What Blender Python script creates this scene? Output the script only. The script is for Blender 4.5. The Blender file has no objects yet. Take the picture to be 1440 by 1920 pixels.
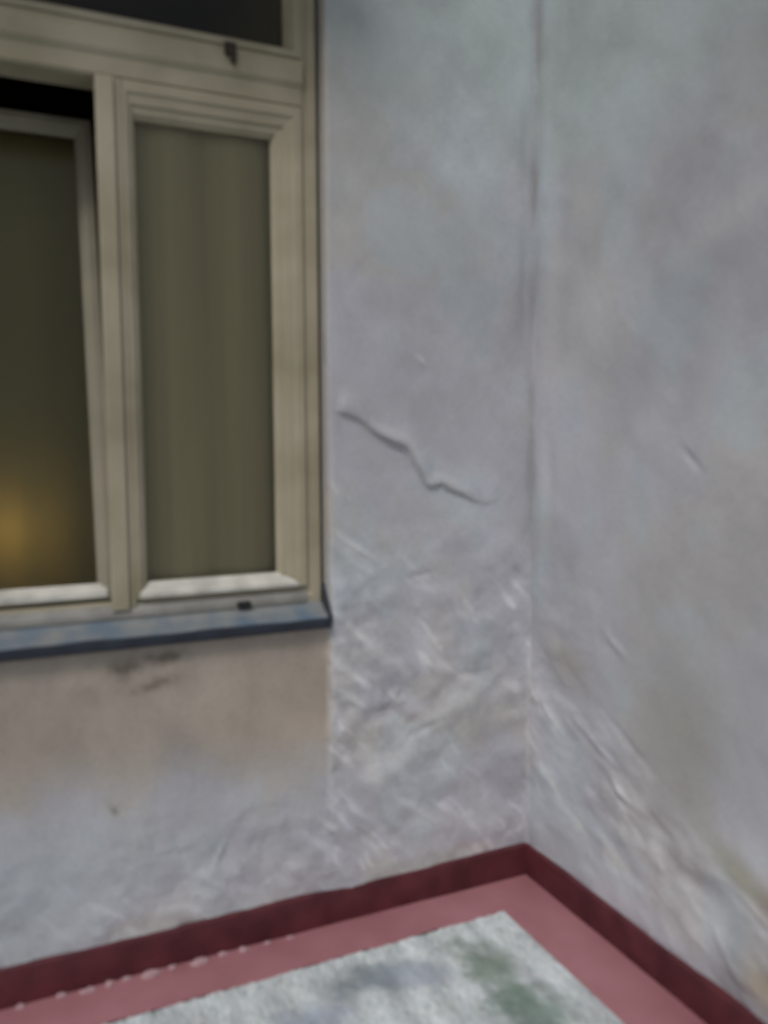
import bpy, bmesh, math
import numpy as np
from mathutils import Vector, Matrix
R = math.radians
sc = bpy.context.scene
C = sc.collection

# ------------------------------------------------------------------ camera
cd = bpy.data.cameras.new('camera'); cam = bpy.data.objects.new('camera', cd); C.objects.link(cam)
yaw, pitch, roll = 65.4857, 5.3263, -0.215
cam.location = (-1.6002, -2.3390, 1.5)
fw = Vector((math.cos(R(yaw))*math.cos(R(pitch)), math.sin(R(yaw))*math.cos(R(pitch)), -math.sin(R(pitch))))
cam.rotation_mode = 'QUATERNION'
q = fw.to_track_quat('-Z', 'Y')
cam.rotation_quaternion = q @ Matrix.Rotation(R(roll), 4, 'Z').to_quaternion()
cd.sensor_fit = 'VERTICAL'; cd.sensor_height = 24.0; cd.lens = 1596.4/1920*24
cd.clip_start = 0.05; cd.clip_end = 1000
cd.dof.use_dof = True; cd.dof.focus_distance = 30.0; cd.dof.aperture_fstop = 1.15
sc.camera = cam

# ------------------------------------------------------------------ world, sun, exposure
SUN_EL, SUN_AZ = 52.0, 224.0        # azimuth clockwise from +Y of where the light comes from
w = bpy.data.worlds.new('World'); sc.world = w; w.use_nodes = True
nt = w.node_tree; bg = nt.nodes['Background']
sky = nt.nodes.new('ShaderNodeTexSky'); sky.sky_type = 'NISHITA'; sky.sun_disc = False
sky.sun_elevation = R(SUN_EL); sky.sun_rotation = R(SUN_AZ)
sky.air_density = 1.0; sky.dust_density = 4.0; sky.ozone_density = 1.0
nt.links.new(sky.outputs[0], bg.inputs[0]); bg.inputs[1].default_value = 0.050
sl = bpy.data.lights.new('sun', 'SUN'); so = bpy.data.objects.new('sun', sl); C.objects.link(so)
sl.energy = 1.25; sl.angle = R(14); sl.color = (1.0, 0.96, 0.91)
sd = Vector((math.sin(R(SUN_AZ))*math.cos(R(SUN_EL)), math.cos(R(SUN_AZ))*math.cos(R(SUN_EL)), math.sin(R(SUN_EL))))
so.rotation_euler = sd.to_track_quat('Z', 'Y').to_euler()
sc.view_settings.view_transform = 'Standard'; sc.view_settings.look = 'None'
sc.view_settings.exposure = -0.06; sc.view_settings.gamma = 1.0
sc.render.engine = 'CYCLES'

# ------------------------------------------------------------------ helpers
def link(o, parent=None):
    C.objects.link(o)
    if parent: o.parent = parent
    return o
def tag(o, label=None, cat=None, group=None, kind=None):
    for k, v in (('label', label), ('category', cat), ('group', group), ('kind', kind)):
        if v: o[k] = v
    return o
def empty(name, loc=(0, 0, 0)):
    o = bpy.data.objects.new(name, None); o.location = loc; o.empty_display_size = .1
    return link(o)
def mesh_obj(name, verts, faces, mat, parent=None, smooth=False):
    me = bpy.data.meshes.new(name); me.from_pydata([tuple(v) for v in verts], [], faces); me.update()
    me.materials.append(mat)
    if smooth: me.polygons.foreach_set('use_smooth', [True]*len(me.polygons))
    return link(bpy.data.objects.new(name, me), parent)
def bm_obj(name, bm, mat, parent=None, smooth=False, loc=None):
    bmesh.ops.recalc_face_normals(bm, faces=bm.faces)
    me = bpy.data.meshes.new(name); bm.to_mesh(me); bm.free(); me.materials.append(mat)
    if smooth: me.polygons.foreach_set('use_smooth', [True]*len(me.polygons))
    o = link(bpy.data.objects.new(name, me), parent)
    if loc: o.location = loc
    return o
def box(bm, x0, x1, y0, y1, z0, z1, bev=0, seg=2):
    r = bmesh.ops.create_cube(bm, size=1)
    vs = r['verts']
    for v in vs:
        v.co = Vector((x0+(v.co.x+.5)*(x1-x0), y0+(v.co.y+.5)*(y1-y0), z0+(v.co.z+.5)*(z1-z0)))
    if bev:
        es = list({e for v in vs for e in v.link_edges})
        bmesh.ops.bevel(bm, geom=es, offset=bev, segments=seg, profile=.5, affect='EDGES')
def extr(bm, prof, x0, x1):
    """extrude a closed (y,z) profile along x"""
    a = [bm.verts.new((x0, y, z)) for y, z in prof]; b = [bm.verts.new((x1, y, z)) for y, z in prof]
    n = len(prof)
    for i in range(n): bm.faces.new((a[i], a[(i+1) % n], b[(i+1) % n], b[i]))
    bm.faces.new(a[::-1]); bm.faces.new(b)
def ring(bm, x0, x1, z0, z1, wl, wr, wb, wt, prof):
    """mitred moulding round a rectangle; prof = (share of the width, y)"""
    loops = []
    for t, y in prof:
        loops.append([bm.verts.new(p) for p in ((x0+wl*t, y, z0+wb*t), (x1-wr*t, y, z0+wb*t), (x1-wr*t, y, z1-wt*t), (x0+wl*t, y, z1-wt*t))])
    for a, b in zip(loops, loops[1:]):
        for i in range(4): bm.faces.new((a[i], a[(i+1) % 4], b[(i+1) % 4], b[i]))
rng = np.random.default_rng(7)
def vnoise(u, v, seed=0):
    g = np.random.default_rng(seed).random((257, 257))
    iu = np.floor(u).astype(int); iv = np.floor(v).astype(int)
    fu = u-iu; fv = v-iv
    fu = fu*fu*fu*(fu*(fu*6-15)+10); fv = fv*fv*fv*(fv*(fv*6-15)+10)
    a = g[iu % 257, iv % 257]; b = g[(iu+1) % 257, iv % 257]; c = g[iu % 257, (iv+1) % 257]; d = g[(iu+1) % 257, (iv+1) % 257]
    return (a*(1-fu)+b*fu)*(1-fv)+(c*(1-fu)+d*fu)*fv-.5
def fbm(u, v, seed=0, oct=4, gain=.5):
    s = 0; a = 1
    for k in range(oct):
        s = s+a*vnoise(u*2**k+13.7*k+50, v*2**k+7.3*k+50, seed+k); a *= gain
    return s
def sstep(a, b, x):
    t = np.clip((x-a)/(b-a), 0, 1); return t*t*(3-2*t)
def gauss(u, v, cu, cv, au, av, ang=0.0):
    c, s = math.cos(ang), math.sin(ang)
    p = (u-cu)*c+(v-cv)*s; q_ = -(u-cu)*s+(v-cv)*c
    return np.exp(-(p/au)**2-(q_/av)**2)
def seg_side(u, v, pts):
    """distance to a polyline and signed side (+ above it)"""
    best = np.full(u.shape, 9.); side = np.zeros(u.shape); par = np.zeros(u.shape)
    L = 0; n = len(pts)-1
    for i in range(n):
        (ax, ay), (bx, by) = pts[i], pts[i+1]
        dx, dy = bx-ax, by-ay; l2 = dx*dx+dy*dy
        t = np.clip(((u-ax)*dx+(v-ay)*dy)/l2, 0, 1)
        px, py = u-(ax+t*dx), v-(ay+t*dy); d = np.hypot(px, py)
        m = d < best
        best = np.where(m, d, best); side = np.where(m, np.sign(dx*(v-ay)-dy*(u-ax)), side); par = np.where(m, (i+t)/n, par)
    return best, side, par

# ------------------------------------------------------------------ materials
def mat(name, col, rough=.6, spec=.5, metal=0, mott=0, mscale=8, bump=0, bscale=60, col2=None, speck=0):
    m = bpy.data.materials.new(name); m.use_nodes = True; n = m.node_tree; b = n.nodes['Principled BSDF']
    b.inputs['Roughness'].default_value = rough; b.inputs['Specular IOR Level'].default_value = spec; b.inputs['Metallic'].default_value = metal
    tc = n.nodes.new('ShaderNodeTexCoord')
    nz = n.nodes.new('ShaderNodeTexNoise'); nz.inputs['Scale'].default_value = mscale; nz.inputs['Detail'].default_value = 6
    n.links.new(tc.outputs['Object'], nz.inputs['Vector'])
    mr = n.nodes.new('ShaderNodeMapRange'); mr.inputs[1].default_value = .35; mr.inputs[2].default_value = .65
    n.links.new(nz.outputs['Fac'], mr.inputs[0])
    mx = n.nodes.new('ShaderNodeMix'); mx.data_type = 'RGBA'
    mx.inputs[6].default_value = (*col, 1); c2 = col2 or tuple(c*(1-mott) for c in col); mx.inputs[7].default_value = (*c2, 1)
    n.links.new(mr.outputs[0], mx.inputs[0]); n.links.new(mx.outputs[2], b.inputs['Base Color'])
    if bump:
        nb = n.nodes.new('ShaderNodeTexNoise'); nb.inputs['Scale'].default_value = bscale; nb.inputs['Detail'].default_value = 5
        n.links.new(tc.outputs['Object'], nb.inputs['Vector'])
        bp = n.nodes.new('ShaderNodeBump'); bp.inputs['Strength'].default_value = bump; bp.inputs['Distance'].default_value = .004
        n.links.new(nb.outputs['Fac'], bp.inputs['Height']); n.links.new(bp.outputs[0], b.inputs['Normal'])
    return m
def wall_mat(name):
    m = bpy.data.materials.new(name); m.use_nodes = True; n = m.node_tree; b = n.nodes['Principled BSDF']
    b.inputs['Roughness'].default_value = .34; b.inputs['Specular IOR Level'].default_value = .6
    at = n.nodes.new('ShaderNodeAttribute'); at.attribute_name = 'tint'
    tc = n.nodes.new('ShaderNodeTexCoord')
    nz = n.nodes.new('ShaderNodeTexNoise'); nz.inputs['Scale'].default_value = 90; nz.inputs['Detail'].default_value = 7; nz.inputs['Roughness'].default_value = .75
    n.links.new(tc.outputs['Object'], nz.inputs['Vector'])
    mr = n.nodes.new('ShaderNodeMapRange'); mr.inputs[1].default_value = .3; mr.inputs[2].default_value = .7; mr.inputs[3].default_value = .88; mr.inputs[4].default_value = 1.1
    n.links.new(nz.outputs['Fac'], mr.inputs[0])
    mx = n.nodes.new('ShaderNodeVectorMath'); mx.operation = 'SCALE'
    n.links.new(at.outputs['Color'], mx.inputs[0]); n.links.new(mr.outputs[0], mx.inputs['Scale'])
    n.links.new(mx.outputs[0], b.inputs['Base Color'])
    nb = n.nodes.new('ShaderNodeTexNoise'); nb.inputs['Scale'].default_value = 45; nb.inputs['Detail'].default_value = 6
    n.links.new(tc.outputs['Object'], nb.inputs['Vector'])
    bp = n.nodes.new('ShaderNodeBump'); bp.inputs['Strength'].default_value = .35; bp.inputs['Distance'].default_value = .004
    n.links.new(nb.outputs['Fac'], bp.inputs['Height']); n.links.new(bp.outputs[0], b.inputs['Normal'])
    return m
def glass(name, tint, rough=.08, gl=(.9, .95, 1)):
    m = bpy.data.materials.new(name); m.use_nodes = True; n = m.node_tree
    n.nodes.remove(n.nodes['Principled BSDF']); out = n.nodes['Material Output']
    t = n.nodes.new('ShaderNodeBsdfTransparent'); t.inputs[0].default_value = (*tint, 1)
    g = n.nodes.new('ShaderNodeBsdfGlossy'); g.inputs['Roughness'].default_value = rough; g.inputs[0].default_value = (*gl, 1)
    f = n.nodes.new('ShaderNodeFresnel'); f.inputs[0].default_value = 1.45
    x = n.nodes.new('ShaderNodeMixShader')
    n.links.new(f.outputs[0], x.inputs[0]); n.links.new(t.outputs[0], x.inputs[1]); n.links.new(g.outputs[0], x.inputs[2])
    n.links.new(x.outputs[0], out.inputs[0]); return m
M_wall = wall_mat('aged wall plaster')
M_frame = mat('beige window paint', (.48, .44, .335), .5, .4, col2=(.35, .32, .225), mscale=5, bump=.2, bscale=40)
M_bead = mat('skylit window paint', (.74, .74, .69), .45, .4, mott=.35, mscale=11, bump=.15)  # for sloped rails: sky light on them painted in as a paler colour
M_sill = mat('blue grey sheet metal', (.16, .23, .31), .38, .5, metal=.2, col2=(.31, .33, .34), mscale=13, bump=.2, bscale=30)
M_drip = mat('dark navy edge with shade', (.035, .045, .065), .5, .4, mott=.3, mscale=15)
M_skirt = mat('dark oxide red paint', (.125, .030, .040), .5, .35, mott=.4, mscale=10, bump=.25, bscale=50)
M_pink = mat('rose cement floor', (.43, .205, .235), .5, .45, col2=(.34, .15, .17), mscale=4, bump=.15, bscale=90)
M_dark = mat('black gap shade and fitting', (.03, .032, .035), .7, .2, mott=.3)
M_brown = mat('plain dark brown', (.05, .038, .03), .6, .3, mott=.3)
M_flake = mat('loose plaster flake', (.56, .38, .42), .8, .2, mott=.2, mscale=40, bump=.4)
M_slab = mat('grey concrete', (.30, .30, .29), .85, .2, mott=.25, mscale=2, bump=.4, bscale=25)
M_room = mat('dim room plaster', (.12, .115, .10), .9, .1, mott=.1, mscale=2)
M_ground = mat('pale ground', (.26, .27, .25), .95, .1, mott=.3, mscale=.5, bump=.4, bscale=5)
M_cur = mat('taupe grey curtain cloth', (.78, .78, .56), .95, .1, col2=(.58, .57, .42), mscale=12)
_n = M_cur.node_tree; _mp = _n.nodes.new('ShaderNodeMapping'); _mp.inputs['Scale'].default_value = (1, 1, .03)
_nz = [k for k in _n.nodes if k.type == 'TEX_NOISE'][0]; _l = _nz.inputs['Vector'].links[0]; _src = _l.from_socket
_n.links.new(_src, _mp.inputs[0]); _n.links.new(_mp.outputs[0], _nz.inputs['Vector'])
M_glass = glass('window glass', (.90, .90, .84), .15, (.85, .76, .62))
M_glass2 = glass('dusty window glass', (.93, .91, .87), .35, (1, .97, .90))
def sheer(name, col, tr):
    m = bpy.data.materials.new(name); m.use_nodes = True; n = m.node_tree
    n.nodes.remove(n.nodes['Principled BSDF']); out = n.nodes['Material Output']
    a = n.nodes.new('ShaderNodeBsdfDiffuse'); a.inputs[0].default_value = (*col, 1)
    b = n.nodes.new('ShaderNodeBsdfTranslucent'); b.inputs[0].default_value = (*tr, 1)
    tc = n.nodes.new('ShaderNodeTexCoord'); nz = n.nodes.new('ShaderNodeTexNoise'); nz.inputs['Scale'].default_value = 20
    n.links.new(tc.outputs['Object'], nz.inputs['Vector'])
    mr = n.nodes.new('ShaderNodeMapRange'); mr.inputs[3].default_value = .45; mr.inputs[4].default_value = .55
    n.links.new(nz.outputs['Fac'], mr.inputs[0])
    x = n.nodes.new('ShaderNodeMixShader')
    n.links.new(mr.outputs[0], x.inputs[0])
    n.links.new(a.outputs[0], x.inputs[1]); n.links.new(b.outputs[0], x.inputs[2]); n.links.new(x.outputs[0], out.inputs[0]); return m
M_sheer = sheer('dark olive net curtain', (.80, .78, .50), (.60, .57, .42))
def emis(name, col, s):
    m = bpy.data.materials.new(name); m.use_nodes = True; b = m.node_tree.nodes['Principled BSDF']
    b.inputs['Base Color'].default_value = (*col, 1); b.inputs['Emission Color'].default_value = (*col, 1); b.inputs['Emission Strength'].default_value = s
    return m
M_bulb = emis('lit amber lampshade', (1, .62, .17), 2.9)
def terrazzo():
    m = bpy.data.materials.new('broken marble terrazzo'); m.use_nodes = True; n = m.node_tree; b = n.nodes['Principled BSDF']
    b.inputs['Roughness'].default_value = .35
    tc = n.nodes.new('ShaderNodeTexCoord')
    def N(t): return n.nodes.new(t)
    vo = N('ShaderNodeTexVoronoi'); vo.inputs['Scale'].default_value = 95; ms = N('ShaderNodeMapping'); ms.inputs['Scale'].default_value = (1.7, .55, 1); n.links.new(tc.outputs['Object'], ms.inputs[0]); n.links.new(ms.outputs[0], vo.inputs['Vector'])
    rp = N('ShaderNodeValToRGB'); e = rp.color_ramp; e.interpolation = 'CONSTANT'
    cols = [(0, (.67, .74, .77)), (.30, (.62, .70, .75)), (.5, (.77, .83, .85)), (.72, (.53, .62, .66)), (.82, (.64, .72, .71)), (.94, (.46, .55, .56))]
    e.elements[0].color = (*cols[0][1], 1); e.elements[1].position = cols[1][0]; e.elements[1].color = (*cols[1][1], 1)
    for p_, c in cols[2:]:
        k = e.elements.new(p_); k.color = (*c, 1)
    sep = N('ShaderNodeSeparateColor'); n.links.new(vo.outputs['Color'], sep.inputs[0]); n.links.new(sep.outputs[0], rp.inputs[0])
    cur = rp.outputs[0]
    # veined patches of darker stone: slate blue ones and green ones
    for (cx, cy, rx, ry, c, s) in ((-.70, -.31, .13, .055, (.27, .33, .38), .85), (-.585, -.36, .08, .06, (.40, .46, .55), .7), (-.395, -.42, .065, .16, (.20, .28, .22), .8), (-.40, -.62, .10, .10, (.17, .26, .22), .8),
                                 (-.95, -.42, .12, .08, (.34, .40, .52), .7), (-1.2, -.75, .2, .15, (.2, .27, .22), .8), (-.9, -1.1, .2, .14, (.2, .25, .33), .8), (-.5, -1.2, .15, .2, (.12, .2, .14), .8)):
        mp = N('ShaderNodeMapping'); mp.vector_type = 'POINT'
        mp.inputs['Scale'].default_value = (1/rx, 1/ry, 0); mp.inputs['Location'].default_value = (-cx/rx, -cy/ry, 0)
        nz = N('ShaderNodeTexNoise'); nz.inputs['Scale'].default_value = 14; nz.inputs['Detail'].default_value = 5; n.links.new(tc.outputs['Object'], nz.inputs['Vector'])
        n.links.new(tc.outputs['Object'], mp.inputs[0])
        ln = N('ShaderNodeVectorMath'); ln.operation = 'LENGTH'; n.links.new(mp.outputs[0], ln.inputs[0])
        ad = N('ShaderNodeMath'); ad.operation = 'MULTIPLY_ADD'; ad.inputs[1].default_value = 2.2; n.links.new(nz.outputs['Fac'], ad.inputs[0]); n.links.new(ln.outputs['Value'], ad.inputs[2])
        mr = N('ShaderNodeMapRange'); mr.inputs[1].default_value = 2.5; mr.inputs[2].default_value = 1.6; mr.inputs[3].default_value = 0; mr.inputs[4].default_value = s
        n.links.new(ad.outputs[0], mr.inputs[0])
        mx = N('ShaderNodeMix'); mx.data_type = 'RGBA'; n.links.new(mr.outputs[0], mx.inputs[0]); n.links.new(cur, mx.inputs[6]); mx.inputs[7].default_value = (*c, 1)
        cur = mx.outputs[2]
    nz = N('ShaderNodeTexNoise'); nz.inputs['Scale'].default_value = 9; nz.inputs['Detail'].default_value = 6; n.links.new(ms.outputs[0], nz.inputs['Vector'])
    mr = N('ShaderNodeMapRange'); mr.inputs[1].default_value = .35; mr.inputs[2].default_value = .66; mr.inputs[3].default_value = .70; mr.inputs[4].default_value = 1.10; n.links.new(nz.outputs['Fac'], mr.inputs[0])
    sc_ = N('ShaderNodeVectorMath'); sc_.operation = 'SCALE'; n.links.new(cur, sc_.inputs[0]); n.links.new(mr.outputs[0], sc_.inputs['Scale'])
    n.links.new(sc_.outputs[0], b.inputs['Base Color'])
    return m
M_terr = terrazzo()

# ------------------------------------------------------------------ ground and floor
tag(mesh_obj('ground', [(-300, -300, -.3), (300, -300, -.3), (300, 300, -.3), (-300, 300, -.3)], [(0, 1, 2, 3)], M_ground), kind='structure')
bm = bmesh.new(); box(bm, -4.6, .0, -4.2, .0, -.28, 0); tag(bm_obj('floor', bm, M_pink), kind='structure')
# terrazzo panel laid in the pink border, its edge a little uneven
bm = bmesh.new()
pts = []
for x in np.arange(-.206, -4.4, -.012): pts.append((x, -.180+.009*(rng.random()-.5)-.012*min(1, max(0, (-x-.25)/1.2))))
pts += [(-4.4, -4.0), (-.208, -4.0)]
for y in np.arange(-3.98, -.19, .02): pts.append((-.208+.002*(rng.random()-.5), y))
bm.faces.new([bm.verts.new((x, y, .004)) for x, y in pts])
for f in bm.faces:
    if f.normal.z < 0: f.normal_flip()
me = bpy.data.meshes.new('terrazzo_floor'); bmesh.ops.triangulate(bm, faces=bm.faces); bm.to_mesh(me); bm.free(); me.materials.append(M_terr)
tag(link(bpy.data.objects.new('terrazzo_floor', me)), kind='structure')

# ------------------------------------------------------------------ the two plastered walls
WIN_X0, WIN_X1, WIN_Z0, WIN_Z1 = -1.872, -.712, .975, 3.05
CR = [(-.70, 1.572), (-.661, 1.562), (-.611, 1.544), (-.56, 1.505), (-.511, 1.48), (-.462, 1.46), (-.43, 1.412), (-.398, 1.354), (-.373, 1.339), (-.34, 1.347), (-.307, 1.328), (-.26, 1.309), (-.213, 1.287), (-.165, 1.282), (-.10, 1.30)]
ANG_A = -.83
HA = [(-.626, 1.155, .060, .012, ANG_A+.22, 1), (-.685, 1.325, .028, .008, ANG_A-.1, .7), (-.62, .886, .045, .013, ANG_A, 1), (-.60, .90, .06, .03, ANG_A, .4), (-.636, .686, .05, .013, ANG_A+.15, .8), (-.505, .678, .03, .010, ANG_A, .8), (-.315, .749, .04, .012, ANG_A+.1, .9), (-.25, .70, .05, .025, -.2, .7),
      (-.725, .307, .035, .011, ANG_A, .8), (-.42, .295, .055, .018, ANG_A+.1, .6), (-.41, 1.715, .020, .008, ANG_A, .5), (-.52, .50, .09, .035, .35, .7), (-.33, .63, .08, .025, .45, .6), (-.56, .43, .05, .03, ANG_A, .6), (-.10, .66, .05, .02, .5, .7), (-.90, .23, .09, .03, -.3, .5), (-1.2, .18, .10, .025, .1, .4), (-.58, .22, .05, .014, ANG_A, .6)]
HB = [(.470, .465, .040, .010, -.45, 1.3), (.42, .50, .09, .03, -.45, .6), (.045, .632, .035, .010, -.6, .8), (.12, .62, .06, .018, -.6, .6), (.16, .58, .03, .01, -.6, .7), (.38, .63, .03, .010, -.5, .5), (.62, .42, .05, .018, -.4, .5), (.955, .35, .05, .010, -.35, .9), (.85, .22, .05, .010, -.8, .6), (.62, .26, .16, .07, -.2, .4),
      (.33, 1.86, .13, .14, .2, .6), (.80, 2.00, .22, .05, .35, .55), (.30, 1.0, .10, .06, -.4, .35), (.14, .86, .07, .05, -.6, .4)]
def spline(P, k=5):
    P = [np.array(p, float) for p in P]; P = [2*P[0]-P[1]]+P+[2*P[-1]-P[-2]]; out = []
    for i in range(1, len(P)-2):
        for j in range(k):
            t = j/k; a, b, c, d = P[i-1:i+3]
            out.append(tuple(.5*(2*b+(c-a)*t+(2*a-5*b+4*c-d)*t*t+(3*b-a-3*c+d)*t**3)))
    return out+[tuple(P[-2])]
CR = spline(CR, 3)
def streaks(u, v, ang, la, lc, seed, oct=3):
    c, s = math.cos(ang), math.sin(ang)
    wu = u+.03*fbm(u/.12, v/.12, seed+90, 2); wv = v+.03*fbm(u/.12, v/.12, seed+95, 2)
    return fbm((wu*c+wv*s)/la, (-wu*s+wv*c)/lc, seed, oct)
def height_a(x, z):
    h = .006*fbm(x/.34, z/.40, 1, 3)+.0022*fbm(x/.09, z/.11, 5, 3)
    right = sstep(-.725, -.70, x+.012*fbm(x/.05, z/.06, 9, 2)*sstep(.95, .8, z))
    niche = (1-right)*sstep(.30, .85, z)
    rough = sstep(1.35, .95, z)*np.maximum(right, sstep(.50, .25, z+.15*fbm(x/.2, z/.2, 12, 2)))
    rough = rough*(.55+.9*np.clip(fbm(x/.22, z/.22, 15, 2)+.4, 0, 1))*(1-.65*np.clip(gauss(x, z, -.20, .42, .22, .28), 0, 1))
    st = streaks(x, z, ANG_A, .10, .045, 21, 2)
    plate = sstep(-.12, .22, st)*.0042+np.maximum(0, st)*.002
    st2 = streaks(x, z, ANG_A+.35, .18, .09, 31, 2)
    plate = plate+sstep(-.14, .22, st2)*.0040
    lump = .016*fbm(x/.13+3, z/.10, 171, 2)+.006*np.maximum(0, fbm(x/.06, z/.05, 175, 2))
    h = h*(1-.75*niche)+rough*(.42*plate+lump)*(1-niche)
    h = h-.016*niche
    # the lifted edge of old paint
    d, s, p = seg_side(x, z, CR)
    fade = sstep(0, .08, p)*sstep(1, .72, p)*np.clip(1+1.1*vnoise(x/.07, z/.07, 48), .3, 1.5)
    up = (s > 0)
    prof = np.where(up, .0095*np.exp(-(d/.048)**2), .0145*np.exp(-(d/.010)**2)-.0035*np.exp(-(d/.055)**2))
    h = h+fade*prof*sstep(-.705, -.66, x)
    for (cu, cv, au, av, an, a) in ((-.626, 1.155, .075, .010, ANG_A+.22, .009), (-.685, 1.325, .035, .008, ANG_A-.1, .006), (-.62, .886, .055, .011, ANG_A, .008), (-.565, .80, .11, .05, ANG_A, .005),
                                    (-.636, .686, .06, .011, ANG_A+.15, .008), (-.505, .678, .03, .008, ANG_A, .006), (-.315, .749, .05, .010, ANG_A+.1, .007), (-.25, .70, .05, .022, -.2, .006),
                                    (-.725, .307, .035, .008, ANG_A, .006), (-.42, .295, .06, .012, ANG_A+.1, .006), (-.41, 1.715, .022, .007, ANG_A, .004), (-.50, .44, .15, .045, .55, .006),
                                    (-.30, .60, .14, .035, .45, .006), (-.66, .52, .05, .03, ANG_A, .004), (-1.10, .34, .07, .010, -1.0, .004), (-1.06, .29, .05, .008, 1.1, .004), (-1.20, .17, .10, .03, -.5, .005)):
        g = gauss(x, z, cu, cv, au, av, an); h = h+a*g
    for (cu, cv, au, av, an, a) in ((-1.343, .477, .022, .006, ANG_A, .006), (-.605, .248, .05, .014, ANG_A, .008), (-.387, .565, .06, .014, .3, .006), (-.052, 1.037, .03, .008, ANG_A, .006),
                                    (-.406, 1.058, .035, .012, .1, .005), (-.66, .66, .02, .02, 0, .004), (-.70, .385, .05, .016, -.5, .006), (-1.167, .325, .012, .05, .3, .004), (-.66, 1.50, .02, .06, .4, .004)):
        h = h-a*gauss(x, z, cu, cv, au, av, an)
    # hollow next to the corner and a rounded joint
    h = h+.006*np.exp(-(x/.010)**2)
    h = h-.006*np.exp(-((x+.035)/.02)**2)*(sstep(.25, .0, np.abs(z-1.98))+sstep(.2, 0, np.abs(z-2.40)))
    return h
def height_b(y, z):       # u = distance from the corner
    u = -y
    h = .007*fbm(u/.36+40, z/.42, 2, 3)+.0020*fbm(u/.09+20, z/.12, 6, 3)
    line = .66-.42*u      # the rough band falls away from the corner
    band = np.exp(-((z-line)/.16)**2)+.8*np.exp(-((z-(.46-.42*u+.0))/.16)**2)*sstep(.3, .7, u)
    rough = np.clip(band+.5*sstep(1.3, .9, z)*sstep(.55, .2, u), 0, 1)*(.5+.9*np.clip(fbm(u/.2, z/.2, 16, 2)+.4, 0, 1))
    st = streaks(u, z, -.50, .16, .055, 41, 2)
    h = h+rough*(.016*fbm(u/.15+3, z/.10, 181, 2)+.006*np.maximum(0, fbm(u/.07, z/.05, 185, 2)))+.42*rough*(sstep(-.14, .22, st)*.0042+np.maximum(0, st)*.002)
    for (cu, cv, au, av, an, a) in ((.470, .465, .05, .010, -.45, .009), (.43, .50, .07, .022, -.45, .005), (.045, .632, .04, .008, -.6, .008), (.12, .60, .07, .012, -.6, .006), (.43, .889, .05, .012, -.5, .005),
                                    (.70, .43, .10, .03, -.3, .003), (.955, .36, .07, .010, -.35, .006), (.85, .23, .06, .012, -.8, .005), (.36, .57, .09, .010, -.4, .006), (.15, .90, .08, .03, -.3, .005),
                                    (.35, 1.86, .16, .20, .2, .007), (.75, 2.02, .22, .06, .35, .005)):
        h = h+a*gauss(u, z, cu, cv, au, av, an)
    for (cu, cv, au, av, an, a) in ((.70, 1.43, .04, .010, -.7, .006), (.50, .62, .15, .012, -.45, .004), (.10, 1.35, .03, .12, 0, .006), (.13, 2.15, .05, .12, 0, .005)):
        h = h-a*gauss(u, z, cu, cv, au, av, an)
    h = h+.006*np.exp(-(u/.010)**2)+.0022*np.exp(-((u-.05)/.028)**2)
    h = h+.005*np.exp(-((u-.09)/.04)**2)*(sstep(.5, 0, np.abs(z-1.9)))
    return h
LILAC = np.array((.55, .565, .625)); TAUPE = np.array((.545, .54, .53)); GREEN = np.array((.47, .555, .55)); TAN = np.array((.425, .365, .305)); BLUEG = np.array((.49, .56, .61)); GREY = np.array((.50, .495, .48))
def mixc(c, k, t): return c*(1-t[:, None])+k*t[:, None]
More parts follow.
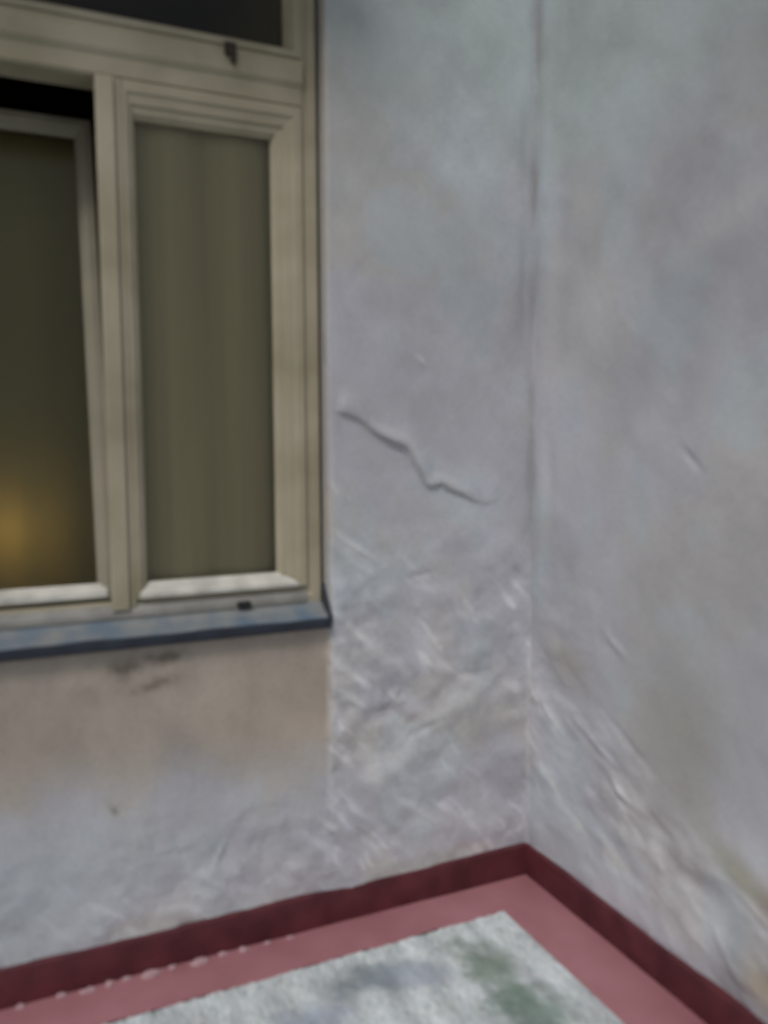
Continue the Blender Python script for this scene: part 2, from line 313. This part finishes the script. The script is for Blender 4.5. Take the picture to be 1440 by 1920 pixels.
def tint(u, z, sd, side):
    n1 = fbm(u/.30+5, z/.30, 60+sd, 4); n2 = fbm(u/.22+9, z/.26, 70+sd, 4); n3 = fbm(u/.5, z/.5, 80+sd, 3)
    c = np.repeat(LILAC[None], len(u), 0)
    c = mixc(c, TAUPE, sstep(-.12, .30, n1)*(.85 if side == 'a' else .55))
    c = mixc(c, GREEN, np.clip(sstep(2.0, 2.75, z+.5*n3), 0, 1)*.75)
    c = mixc(c, BLUEG, sstep(.05, .35, n2)*.6)
    c = c*(1+.24*n3+.15*n2+.07*fbm(u/.10, z/.12, 190+sd, 3))[:, None]
    ang = ANG_A if side == 'a' else -.55
    uu = u if side == 'a' else -u
    soil_and_shade = np.exp(-((uu if side == 'b' else -u)/(.020+.012*vnoise(z/.09, z*0+3, 5)))**2)*(.26+.8*np.clip(vnoise(z/.16+8, z*0+1, 31)+.1, 0, 1)+.30*np.exp(-((z-2.3)/.12)**2)+.25*np.exp(-((z-1.93)/.10)**2))*(.45+.55*sstep(.7, 1.3, z))  # dark corner line: some dirt, the rest corner shade painted in
    c = mixc(c, np.array((.26, .26, .27)), np.clip(soil_and_shade, 0, .8))
    if side == 'a':
        d_, s_, p_ = seg_side(u, z, CR)
        c = mixc(c, np.array((.32, .305, .28)), .55*np.exp(-((d_+.004*s_)/.010)**2)*sstep(0, .10, p_)*sstep(1, .72, p_)*np.clip(.8+.8*vnoise(u/.05, z/.05, 44), 0, 1))  # crack line: dirt together with its shadow, painted into the colour
    if side == 'a': zone = sstep(1.30, .85, z)*np.maximum(sstep(-.74, -.70, u), .7*sstep(.40, .22, z))*(1-.75*np.clip(gauss(u, z, -.17, .40, .20, .26), 0, 1))
    else: zone = np.exp(-((z-(.62-.42*uu))/.22)**2)+.6*np.exp(-((z-(.38-.30*uu))/.10)**2)
    dab = streaks(uu, z, ang, .11, .026, 141+sd, 2); big = streaks(uu, z, ang, .22, .09, 151+sd, 2)
    light = 1.25*sstep(.16, .36, dab)*(.25+.75*sstep(-.1, .2, big))+.45*sstep(.02, .35, big)
    dark_ = sstep(-.10, -.34, dab)*.5+.4*sstep(-.05, -.35, big)
    c = c*(1+zone*((.26 if side == 'a' else .19)*light-(.13 if side == 'a' else .20)*dark_)+.06*streaks(uu, z, ang, .16, .05, 161+sd, 3))[:, None]
    glints_blotches = 0
    if side == 'a': glints_blotches = .30*np.exp(-((d_-.018)/.012)**2)*(s_ > 0)*sstep(0, .1, p_)*sstep(1, .7, p_)*np.clip(.7+1.2*vnoise(u/.06, z/.06, 49), 0, 1.3)
    for (cu, cv, au, av, an, a) in (HA if side == 'a' else HB): glints_blotches = glints_blotches+a*gauss(uu+.012*n2, z+.012*n1, cu, cv, au, av, an)
    c = mixc(c, np.array((.80, .81, .84)), np.clip(.75*glints_blotches, 0, .85))  # highlights of bumps and crack lip painted in, with some pale blotches
    if side == 'a':
        m = sstep(-.700, -.724, u+.02*n1*sstep(.9, .6, z))*sstep(.44, .68, z+.06*n1+.03*np.abs(u+1.2))
        c = c*(1-.92*m[:, None])+(TAN[None]*(1+.25*n1+.2*n2+.15*fbm(u/.06, z/.10, 222, 3))[:, None])*(.92*m[:, None])
        m2 = sstep(-.70, -.74, u)*sstep(.5, .3, z)*sstep(-1.1, -1.6, u)
        c = mixc(c, BLUEG*.95, m2*.7)
        soot = 0
        for (cu, cv, au, av, an, a) in ((-1.296, .868, .06, .022, 0, .75), (-1.215, .878, .06, .016, .1, .75), (-1.17, .868, .03, .016, .3, .65), (-1.205, .805, .05, .018, .1, .75), (-1.30, .83, .03, .025, .5, .35), (-1.27, .79, .05, .012, .1, .25), (-1.41, .80, .04, .03, 0, .25), (-1.343, .476, .02, .007, -.8, .55)):
            soot = soot+a*gauss(u+.02*n2, z+.02*n1, cu, cv, au, av, an)*(1+1.2*fbm(u/.02, z/.02, 77, 2))
        c = mixc(c, np.array((.12, .10, .075)), np.clip(.8*soot, 0, .8))
    else:
        u_ = -u
        for (cu, cv, au, av, an, col, a) in ((1.0, .40, .05, .035, -.4, (.34, .20, .17), .7), (.90, .44, .10, .03, -.4, (.36, .37, .22), .6), (.98, .20, .05, .05, 0, (.42, .33, .18), .6), (.2, .78, .15, .08, -.4, (.40, .37, .31), .5), (.7, .75, .2, .2, 0, (.42, .42, .36), .5)):
            c = mixc(c, np.array(col), np.clip(a*gauss(u_, z+.03*n1, cu, cv, au, av, an), 0, 1))
    return np.clip(c, .02, .82)
class Sheets:
    """several height-field patches and plain blocks gathered into one wall surface"""
    def __init__(s): s.V = []; s.F = []; s.T = []; s.n = 0
    def add(s, v, f, t):
        s.V.append(v); s.F.append(f+s.n); s.T.append(t); s.n += len(v)
    def patch(s, u0, u1, z0, z1, step, fn, to3, back, sd, side, flip=False):
        nu = max(2, int(round((u1-u0)/step))+1); nz = max(2, int(round((z1-z0)/step))+1)
        U, Z = np.meshgrid(np.linspace(u0, u1, nu), np.linspace(z0, z1, nz)); u = U.ravel(); z = Z.ravel()
        h = fn(u, z); v = to3(u, z, h)
        i = np.arange(nu*nz).reshape(nz, nu)
        f = np.stack([i[:-1, :-1], i[:-1, 1:], i[1:, 1:], i[1:, :-1]], -1).reshape(-1, 4)
        b = np.concatenate([i[0, :-1], i[:-1, -1], i[-1, :0:-1], i[:0:-1, 0]])
        vb = to3(u[b], z[b], np.full(len(b), back)); k = len(v)+np.arange(len(b))
        f2 = np.stack([b, k, np.roll(k, -1), np.roll(b, -1)], -1)
        f = np.concatenate([f, f2])
        if flip: f = f[:, ::-1]
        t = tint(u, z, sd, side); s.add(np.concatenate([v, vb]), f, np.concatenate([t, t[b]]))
    def block(s, x0, x1, y0, y1, z0, z1, col=TAUPE):
        v = np.array([(x, y, z) for x in (x0, x1) for y in (y0, y1) for z in (z0, z1)], float)
        f = np.array([(0, 1, 3, 2), (4, 6, 7, 5), (0, 4, 5, 1), (2, 3, 7, 6), (0, 2, 6, 4), (1, 5, 7, 3)])
        s.add(v, f, np.repeat(col[None], 8, 0))
    def build(s, name, m, parent):
        V = np.concatenate(s.V); F = np.concatenate(s.F); T = np.concatenate(s.T)
        me = bpy.data.meshes.new(name); me.vertices.add(len(V)); me.vertices.foreach_set('co', V.ravel().astype('f'))
        me.loops.add(F.size); me.loops.foreach_set('vertex_index', F.ravel().astype('i'))
        me.polygons.add(len(F)); me.polygons.foreach_set('loop_start', (np.arange(len(F))*4).astype('i'))
        me.update(calc_edges=True); me.validate()
        a = me.color_attributes.new('tint', 'FLOAT_COLOR', 'POINT'); a.data.foreach_set('color', np.concatenate([T, np.ones((len(T), 1))], 1).ravel().astype('f'))
        me.materials.append(m)
        sm = np.ones(len(F), bool); me.polygons.foreach_set('use_smooth', sm)
        me.set_sharp_from_angle(angle=R(50))
        return link(bpy.data.objects.new(name, me), parent)
wa = empty('plaster_wall', (0, 0, 0))
tag(wa, 'blotchy grey plaster wall around the beige window, tan below its sill', 'wall')
S = Sheets()
ta = lambda u, z, h: np.stack([u, -h, z], 1)
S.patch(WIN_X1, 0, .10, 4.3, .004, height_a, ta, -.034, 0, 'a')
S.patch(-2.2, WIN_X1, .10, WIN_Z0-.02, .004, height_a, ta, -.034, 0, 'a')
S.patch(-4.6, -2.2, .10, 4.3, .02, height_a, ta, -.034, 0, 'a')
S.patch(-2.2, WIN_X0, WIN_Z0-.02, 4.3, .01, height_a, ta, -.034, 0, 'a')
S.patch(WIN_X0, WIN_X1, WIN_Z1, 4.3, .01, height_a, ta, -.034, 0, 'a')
S.block(-4.6, WIN_X0, .034, .28, -.28, 4.3); S.block(WIN_X1, .3, .034, .28, -.28, 4.3)
S.block(WIN_X0, WIN_X1, .034, .28, -.28, WIN_Z0-.02); S.block(WIN_X0, WIN_X1, .034, .28, WIN_Z1, 4.3)
S.build('plaster', M_wall, wa)
wb = empty('plaster_wall', (0, 0, 0))
tag(wb, 'bare blotchy grey plaster wall without a window, right of the corner', 'wall')
S = Sheets()
tb = lambda u, z, h: np.stack([-h, u, z], 1)
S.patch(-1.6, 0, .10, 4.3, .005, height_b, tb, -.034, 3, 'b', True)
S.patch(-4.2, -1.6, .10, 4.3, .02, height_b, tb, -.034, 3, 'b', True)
S.block(.034, .28, -4.2, .034, -.28, 4.3)
S.build('plaster', M_wall, wb)
# skirting boards: a dark red painted band with a worn rounded top
def skirt(parent, along_x, L):
    n = int(L/.02); V = []; F = []
    prof = [(-.033, -.002), (.014, -.002), (.014, .099), (.0125, .1035), (.009, .106), (-.033, .106)]
    for i in range(n+1):
        t = i/n*L; wob = .0012*math.sin(t*9.1)+.0010*math.sin(t*23+1)
        for (o, z) in prof:
            oo = o+(wob*.6 if o > 0 else 0); zz = z+(wob if z > .05 else 0)
            tt = t
            V.append((-tt, -oo, zz) if along_x else (-oo, -tt, zz))
    k = len(prof)
    for i in range(n):
        for j in range(k):
            a, b = i*k+j, i*k+(j+1) % k; F.append((a, b, b+k, a+k))
    o = mesh_obj('skirting_board', V, F, M_skirt, parent, True)
    o.data.set_sharp_from_angle(angle=R(50))
    bmn = bmesh.new(); bmn.from_mesh(o.data); bmesh.ops.recalc_face_normals(bmn, faces=bmn.faces); bmn.to_mesh(o.data); bmn.free()
cb = bmesh.new(); extr(cb, [(.030, 3.02), (-.27, 3.02), (-.28, 3.03), (-.28, 3.10), (-.26, 3.12), (.030, 3.14)], WIN_X0-.05, WIN_X1-.07)
bm_obj('shade_ledge', cb, M_slab, wa)  # unseen ledge added over the window to shade its upper part
skirt(wa, True, 4.6); skirt(wb, False, 4.2)

# ------------------------------------------------------------------ the window
Y = .045
win = bmesh.new()
ring(win, WIN_X0+.001, WIN_X1-.0115, WIN_Z0+.005, WIN_Z1-.002, .053, .0425, .062, .053, [(0, .16), (0, Y-.001), (.07, Y-.006), (.62, Y-.006), (.70, Y+.002), (1, Y+.004), (1, .16)])
window = empty('window', (-1.292, Y, WIN_Z0))
tag(window, 'beige painted window with its left sash tilted inwards, above the blue grey metal sill', 'window')
def part(name, bm, m, parent=None, smooth=False):
    o = bm_obj(name, bm, m, parent or window, smooth)
    if parent is None: o.location = (1.292, -Y, -WIN_Z0)
    return o
part('frame', win, M_frame)
t = bmesh.new(); box(t, WIN_X1-.0112, WIN_X1-.0005, .072, .15, .99, WIN_Z1-.003); part('shadow_gap_strip', t, M_dark)  # dark strip standing in for the shadow gap between frame and wall
# transom between lower and upper lights, stepped
t = bmesh.new()
extr(t, [(.15, 2.418), (Y+.004, 2.418), (Y-.003, 2.424), (Y-.003, 2.470), (Y-.010, 2.478), (Y-.013, 2.485), (Y-.013, 2.528), (Y-.006, 2.542), (Y+.004, 2.553), (.15, 2.553)], WIN_X0+.0545, WIN_X1-.0545)
part('transom', t, M_frame)
# mullion: a cover strip standing proud of the frame and running down over the bottom rail
t = bmesh.new()
zb, zt = 1.020, 2.417
box(t, -1.328, -1.2815, Y-.018, Y+.008, zb, zt, .004); box(t, -1.306, -1.2818, Y+.0085, .15, zb, zt, .002); box(t, -1.2813, -1.262, Y-.008, .15, zb, zt, .004)
part('mullion', t, M_frame)
# right light: mitred bead, bottom rail sloping to the sky
BP = [(0, .10), (0, Y-.004), (.06, Y-.008), (.30, Y-.008), (.36, Y-.003), (.62, Y+.000), (.66, Y+.006), (.86, Y+.008), (1, Y+.026), (1, Y+.04)]
t = bmesh.new(); ring(t, -1.2615, -.766, 1.046, 2.417, .034, .087, .036, .088, BP); fixed = part('fixed_light', t, M_frame)
t = bmesh.new(); extr(t, [(.086, 1.049), (.031, 1.049), (.031, 1.060), (.064, 1.0885), (.086, 1.0885)], -1.235, -.849)
for v in t.verts:
    if v.co.z < 1.07: v.co.x += .052 if v.co.x > -1 else -.018
part('bottom_rail', t, M_bead, fixed)
t = bmesh.new(); box(t, -1.24, -.84, Y+.030, Y+.034, 1.06, 2.34); pr = part('pane', t, M_glass2, fixed)
pr['label'] = 'greyish green right pane with a curtain close behind it'
# upper light
t = bmesh.new(); ring(t, WIN_X0+.054, -.766, 2.5535, WIN_Z1-.055, .05, .042, .034, .05, [(0, .12), (0, Y-.002), (.5, Y-.002), (.62, Y+.006), (1, Y+.03), (1, Y+.05)]); upper = part('upper_light', t, M_frame)
t = bmesh.new(); box(t, -1.80, -.79, Y+.036, Y+.040, 2.56, 2.99); pu = part('pane', t, M_glass, upper); pu['label'] = 'nearly black upper pane above the transom'
# left sash, hinged at its bottom and tilted into the room
TILT = R(9.0)
def tilt(o): o.location = (1.292, .069-Y, 1.048-WIN_Z0); o.rotation_euler = (-TILT, 0, 0); return o
SX0, SX1, SH = -1.812, -1.314, 1.348
t = bmesh.new(); ring(t, SX0, SX1, 0, SH, .044, .044, .045, .048, [(0, .045), (0, -.004), (.06, -.008), (.45, -.008), (.55, -.003), (.7, 0), (1, .014), (1, .03), (0, .045)]); sash = tilt(part('sash', t, mat('shaded window paint', (.34, .32, .25), .5, .4, col2=(.26, .25, .19), mscale=5, bump=.2, bscale=40)))  # window paint made darker: shade inside the opening put into the colour
t = bmesh.new(); box(t, SX0+.035, SX1-.035, .017, .021, .03, SH-.035); pl = part('pane', t, M_glass, sash); pl['label'] = 'dark pane of the tilted sash with an amber glow low down'
t = bmesh.new(); extr(t, [(.014, .008), (-.0145, .008), (-.0155, .022), (.010, .046), (.016, .046)], SX0+.045, SX1-.022); part('bottom_rail', t, M_bead, sash)
# bottom rail of the frame, then the sheet metal sill with its folded drip edge
t = bmesh.new(); extr(t, [(.10, 1.000), (Y-.012, 1.000), (Y-.012, 1.014), (Y-.004, 1.030), (Y+.006, 1.0352), (.10, 1.0352)], WIN_X0+.058, WIN_X1-.057); part('bottom_rail', t, mat('grey weathered rail paint', (.36, .36, .34), .5, .4, mott=.3, mscale=12, bump=.2))
t = bmesh.new(); n = 60; prof = [(Y-.004, .998), (.012, .978), (-.014, .966), (-.021, .961), (-.021, .957), (-.016, .957), (.012, .973), (Y-.004, .990)]
rows = []
for i in range(n+1):
    x = WIN_X0+.004+(WIN_X1-.013-WIN_X0-.004)*i/n; wv = .0012*math.sin(x*17)+.0008*math.sin(x*41+2)
    rows.append([t.verts.new((x, y, z+wv*(1-(y+.02)/.07))) for y, z in prof])
for a, b in zip(rows, rows[1:]):
    for j in range(len(prof)): t.faces.new((a[j], a[(j+1) % len(prof)], b[(j+1) % len(prof)], b[j]))
t.faces.new(rows[0][::-1]); t.faces.new(rows[-1])
sill = part('sill', t, M_sill)
t = bmesh.new(); extr(t, [(-.0205, .9568), (-.0225, .950), (-.021, .932), (-.014, .924), (-.008, .924), (-.008, .9568)], WIN_X0+.005, WIN_X1-.013); bm_obj('drip_edge', t, M_drip, sill)  # folded edge, its dark navy takes in the shade under the sill
t = bmesh.new(); extr(t, [(-.024, .926), (-.024, .968), (.030, 1.040), (Y-.013, 1.050), (Y-.013, .926)], WIN_X1-.0125, WIN_X1-.0035); bm_obj('end_cap', t, M_drip, sill)
t = bmesh.new(); box(t, -.985, -.945, Y-.026, Y-.0125, 1.000, 1.018, .004, 3); part('drain_cover', t, M_dark)
t = bmesh.new(); box(t, -.990, -.958, Y-.026, Y-.0135, 2.520, 2.553, .003); box(t, -.972, -.958, Y-.024, Y-.014, 2.500, 2.522, .003); part('dirt_smudge', t, M_brown)  # small blocks standing in for a dark dirt smudge on the transom

# ------------------------------------------------------------------ behind the glass
bm = bmesh.new(); box(bm, -3.6, .2, .281, 3.4, .02, 3.3)
bmesh.ops.delete(bm, geom=[f for f in bm.faces if f.calc_center_median().y < .3], context='FACES')
for f in bm.faces: f.normal_flip()
tag(bm_obj('room', bm, M_room), kind='structure')
def curtain(name, x0, x1, y, z0, z1, m, amp, wl, seed):
    n = int((x1-x0)/.006); V = []; F = []
    xs = np.linspace(x0, x1, n); ph = np.cumsum(1+.8*fbm(xs/.08, xs*0, seed, 2))*(x1-x0)/n/wl*2*math.pi
    for k, z in enumerate((z0, (z0+z1)/2, z1)):
        for i in range(n): V.append((xs[i], y+amp*math.sin(ph[i])*(1-.15*k), z))
    for k in range(2):
        for i in range(n-1): F.append((k*n+i, k*n+i+1, (k+1)*n+i+1, (k+1)*n+i))
    o = mesh_obj(name, V, F, m, None, True)
    return o
tag(curtain('curtain', -1.28, -.74, 0.108, 1.05, 2.50, M_cur, .010, .19, 3), 'grey olive curtain hanging straight behind the right pane', 'curtain', 'curtains behind the window')
tag(curtain('curtain', -1.86, -1.20, .375, .90, 2.372, M_sheer, .005, .14, 8), 'thin dark olive curtain behind the tilted left sash, lit amber at one spot', 'curtain', 'curtains behind the window')
lamp = empty('table_lamp', (-1.588, .515, .985)); tag(lamp, 'small amber table lamp glowing behind the left curtain', 'lamp')
def lathe(prof, n=28):
    b = bmesh.new(); rr = []
    for r_, z in prof: rr.append([b.verts.new((r_*math.cos(2*math.pi*i/n), r_*math.sin(2*math.pi*i/n), z)) for i in range(n)])
    for p_, q_ in zip(rr, rr[1:]):
        for i in range(n): b.faces.new((p_[i], p_[(i+1) % n], q_[(i+1) % n], q_[i]))
    b.faces.new(rr[0][::-1]); b.faces.new(rr[-1]); return b
bm_obj('base', lathe([(.06, 0), (.062, .008), (.05, .016), (.012, .024), (.010, .17)]), M_brown, lamp, True)
bm_obj('lamp_shade', lathe([(.02, .171), (.045, .18), (.062, .21), (.062, .25), (.045, .285), (.02, .295)]), M_bulb, lamp, True)
tb_ = empty('side_table', (-1.588, .605, .105)); tag(tb_, 'low dark side table under the amber lamp', 'table')
b = bmesh.new(); box(b, -.25, .25, -.16, .16, .84, .8785, .005); bm_obj('tabletop', b, M_brown, tb_)
for sx in (-1, 1):
    for sy in (-1, 1):
        b = bmesh.new(); box(b, sx*.21-.02, sx*.21+.02, sy*.12-.02, sy*.12+.02, -.085, .839, .003); bm_obj('leg', b, M_brown, tb_)

# ------------------------------------------------------------------ plaster flakes fallen on the floor along the skirting
spots = [(-1.60, -.026, .020), (-1.50, -.022, .016), (-1.43, -.030, .020), (-1.375, -.026, .024), (-1.33, -.022, .016), (-1.265, -.028, .030), (-1.205, -.024, .020), (-1.13, -.030, .032), (-1.06, -.024, .016), (-1.00, -.028, .024), (-.93, -.026, .014), (-.86, -.028, .012)]
ORD = ['leftmost', 'second from the left', 'third from the left', 'fourth from the left', 'fifth from the left', 'sixth from the left',
       'sixth from the right', 'fifth from the right', 'fourth from the right', 'third from the right', 'second from the right', 'rightmost']
for i, (x, y, s) in enumerate(spots):
    s *= .85
    b = bmesh.new(); r2 = np.random.default_rng(100+i); k = 9
    top = [b.verts.new((s*(.75+.6*r2.random())*math.cos(a)*(.6+.5*rng.random()*0+.25*(i % 3)), s*(.5+.5*r2.random())*math.sin(a)*.75, .003+.003*r2.random())) for a in np.linspace(0, 2*math.pi, k, endpoint=False)]
    bot = [b.verts.new((v.co.x*1.05, v.co.y*1.05, 0)) for v in top]
    c_ = b.verts.new((0, 0, .006+.003*r2.random()))
    for j in range(k):
        b.faces.new((top[j], top[(j+1) % k], c_)); b.faces.new((bot[j], bot[(j+1) % k], top[(j+1) % k], top[j]))
    b.faces.new(bot[::-1])
    o = bm_obj('plaster_flake', b, M_flake, None, False, (x, y, .0005))
    tag(o, 'pale plaster flake on the pink floor by the skirting, '+ORD[i], 'plaster flake', 'plaster flakes along the skirting')
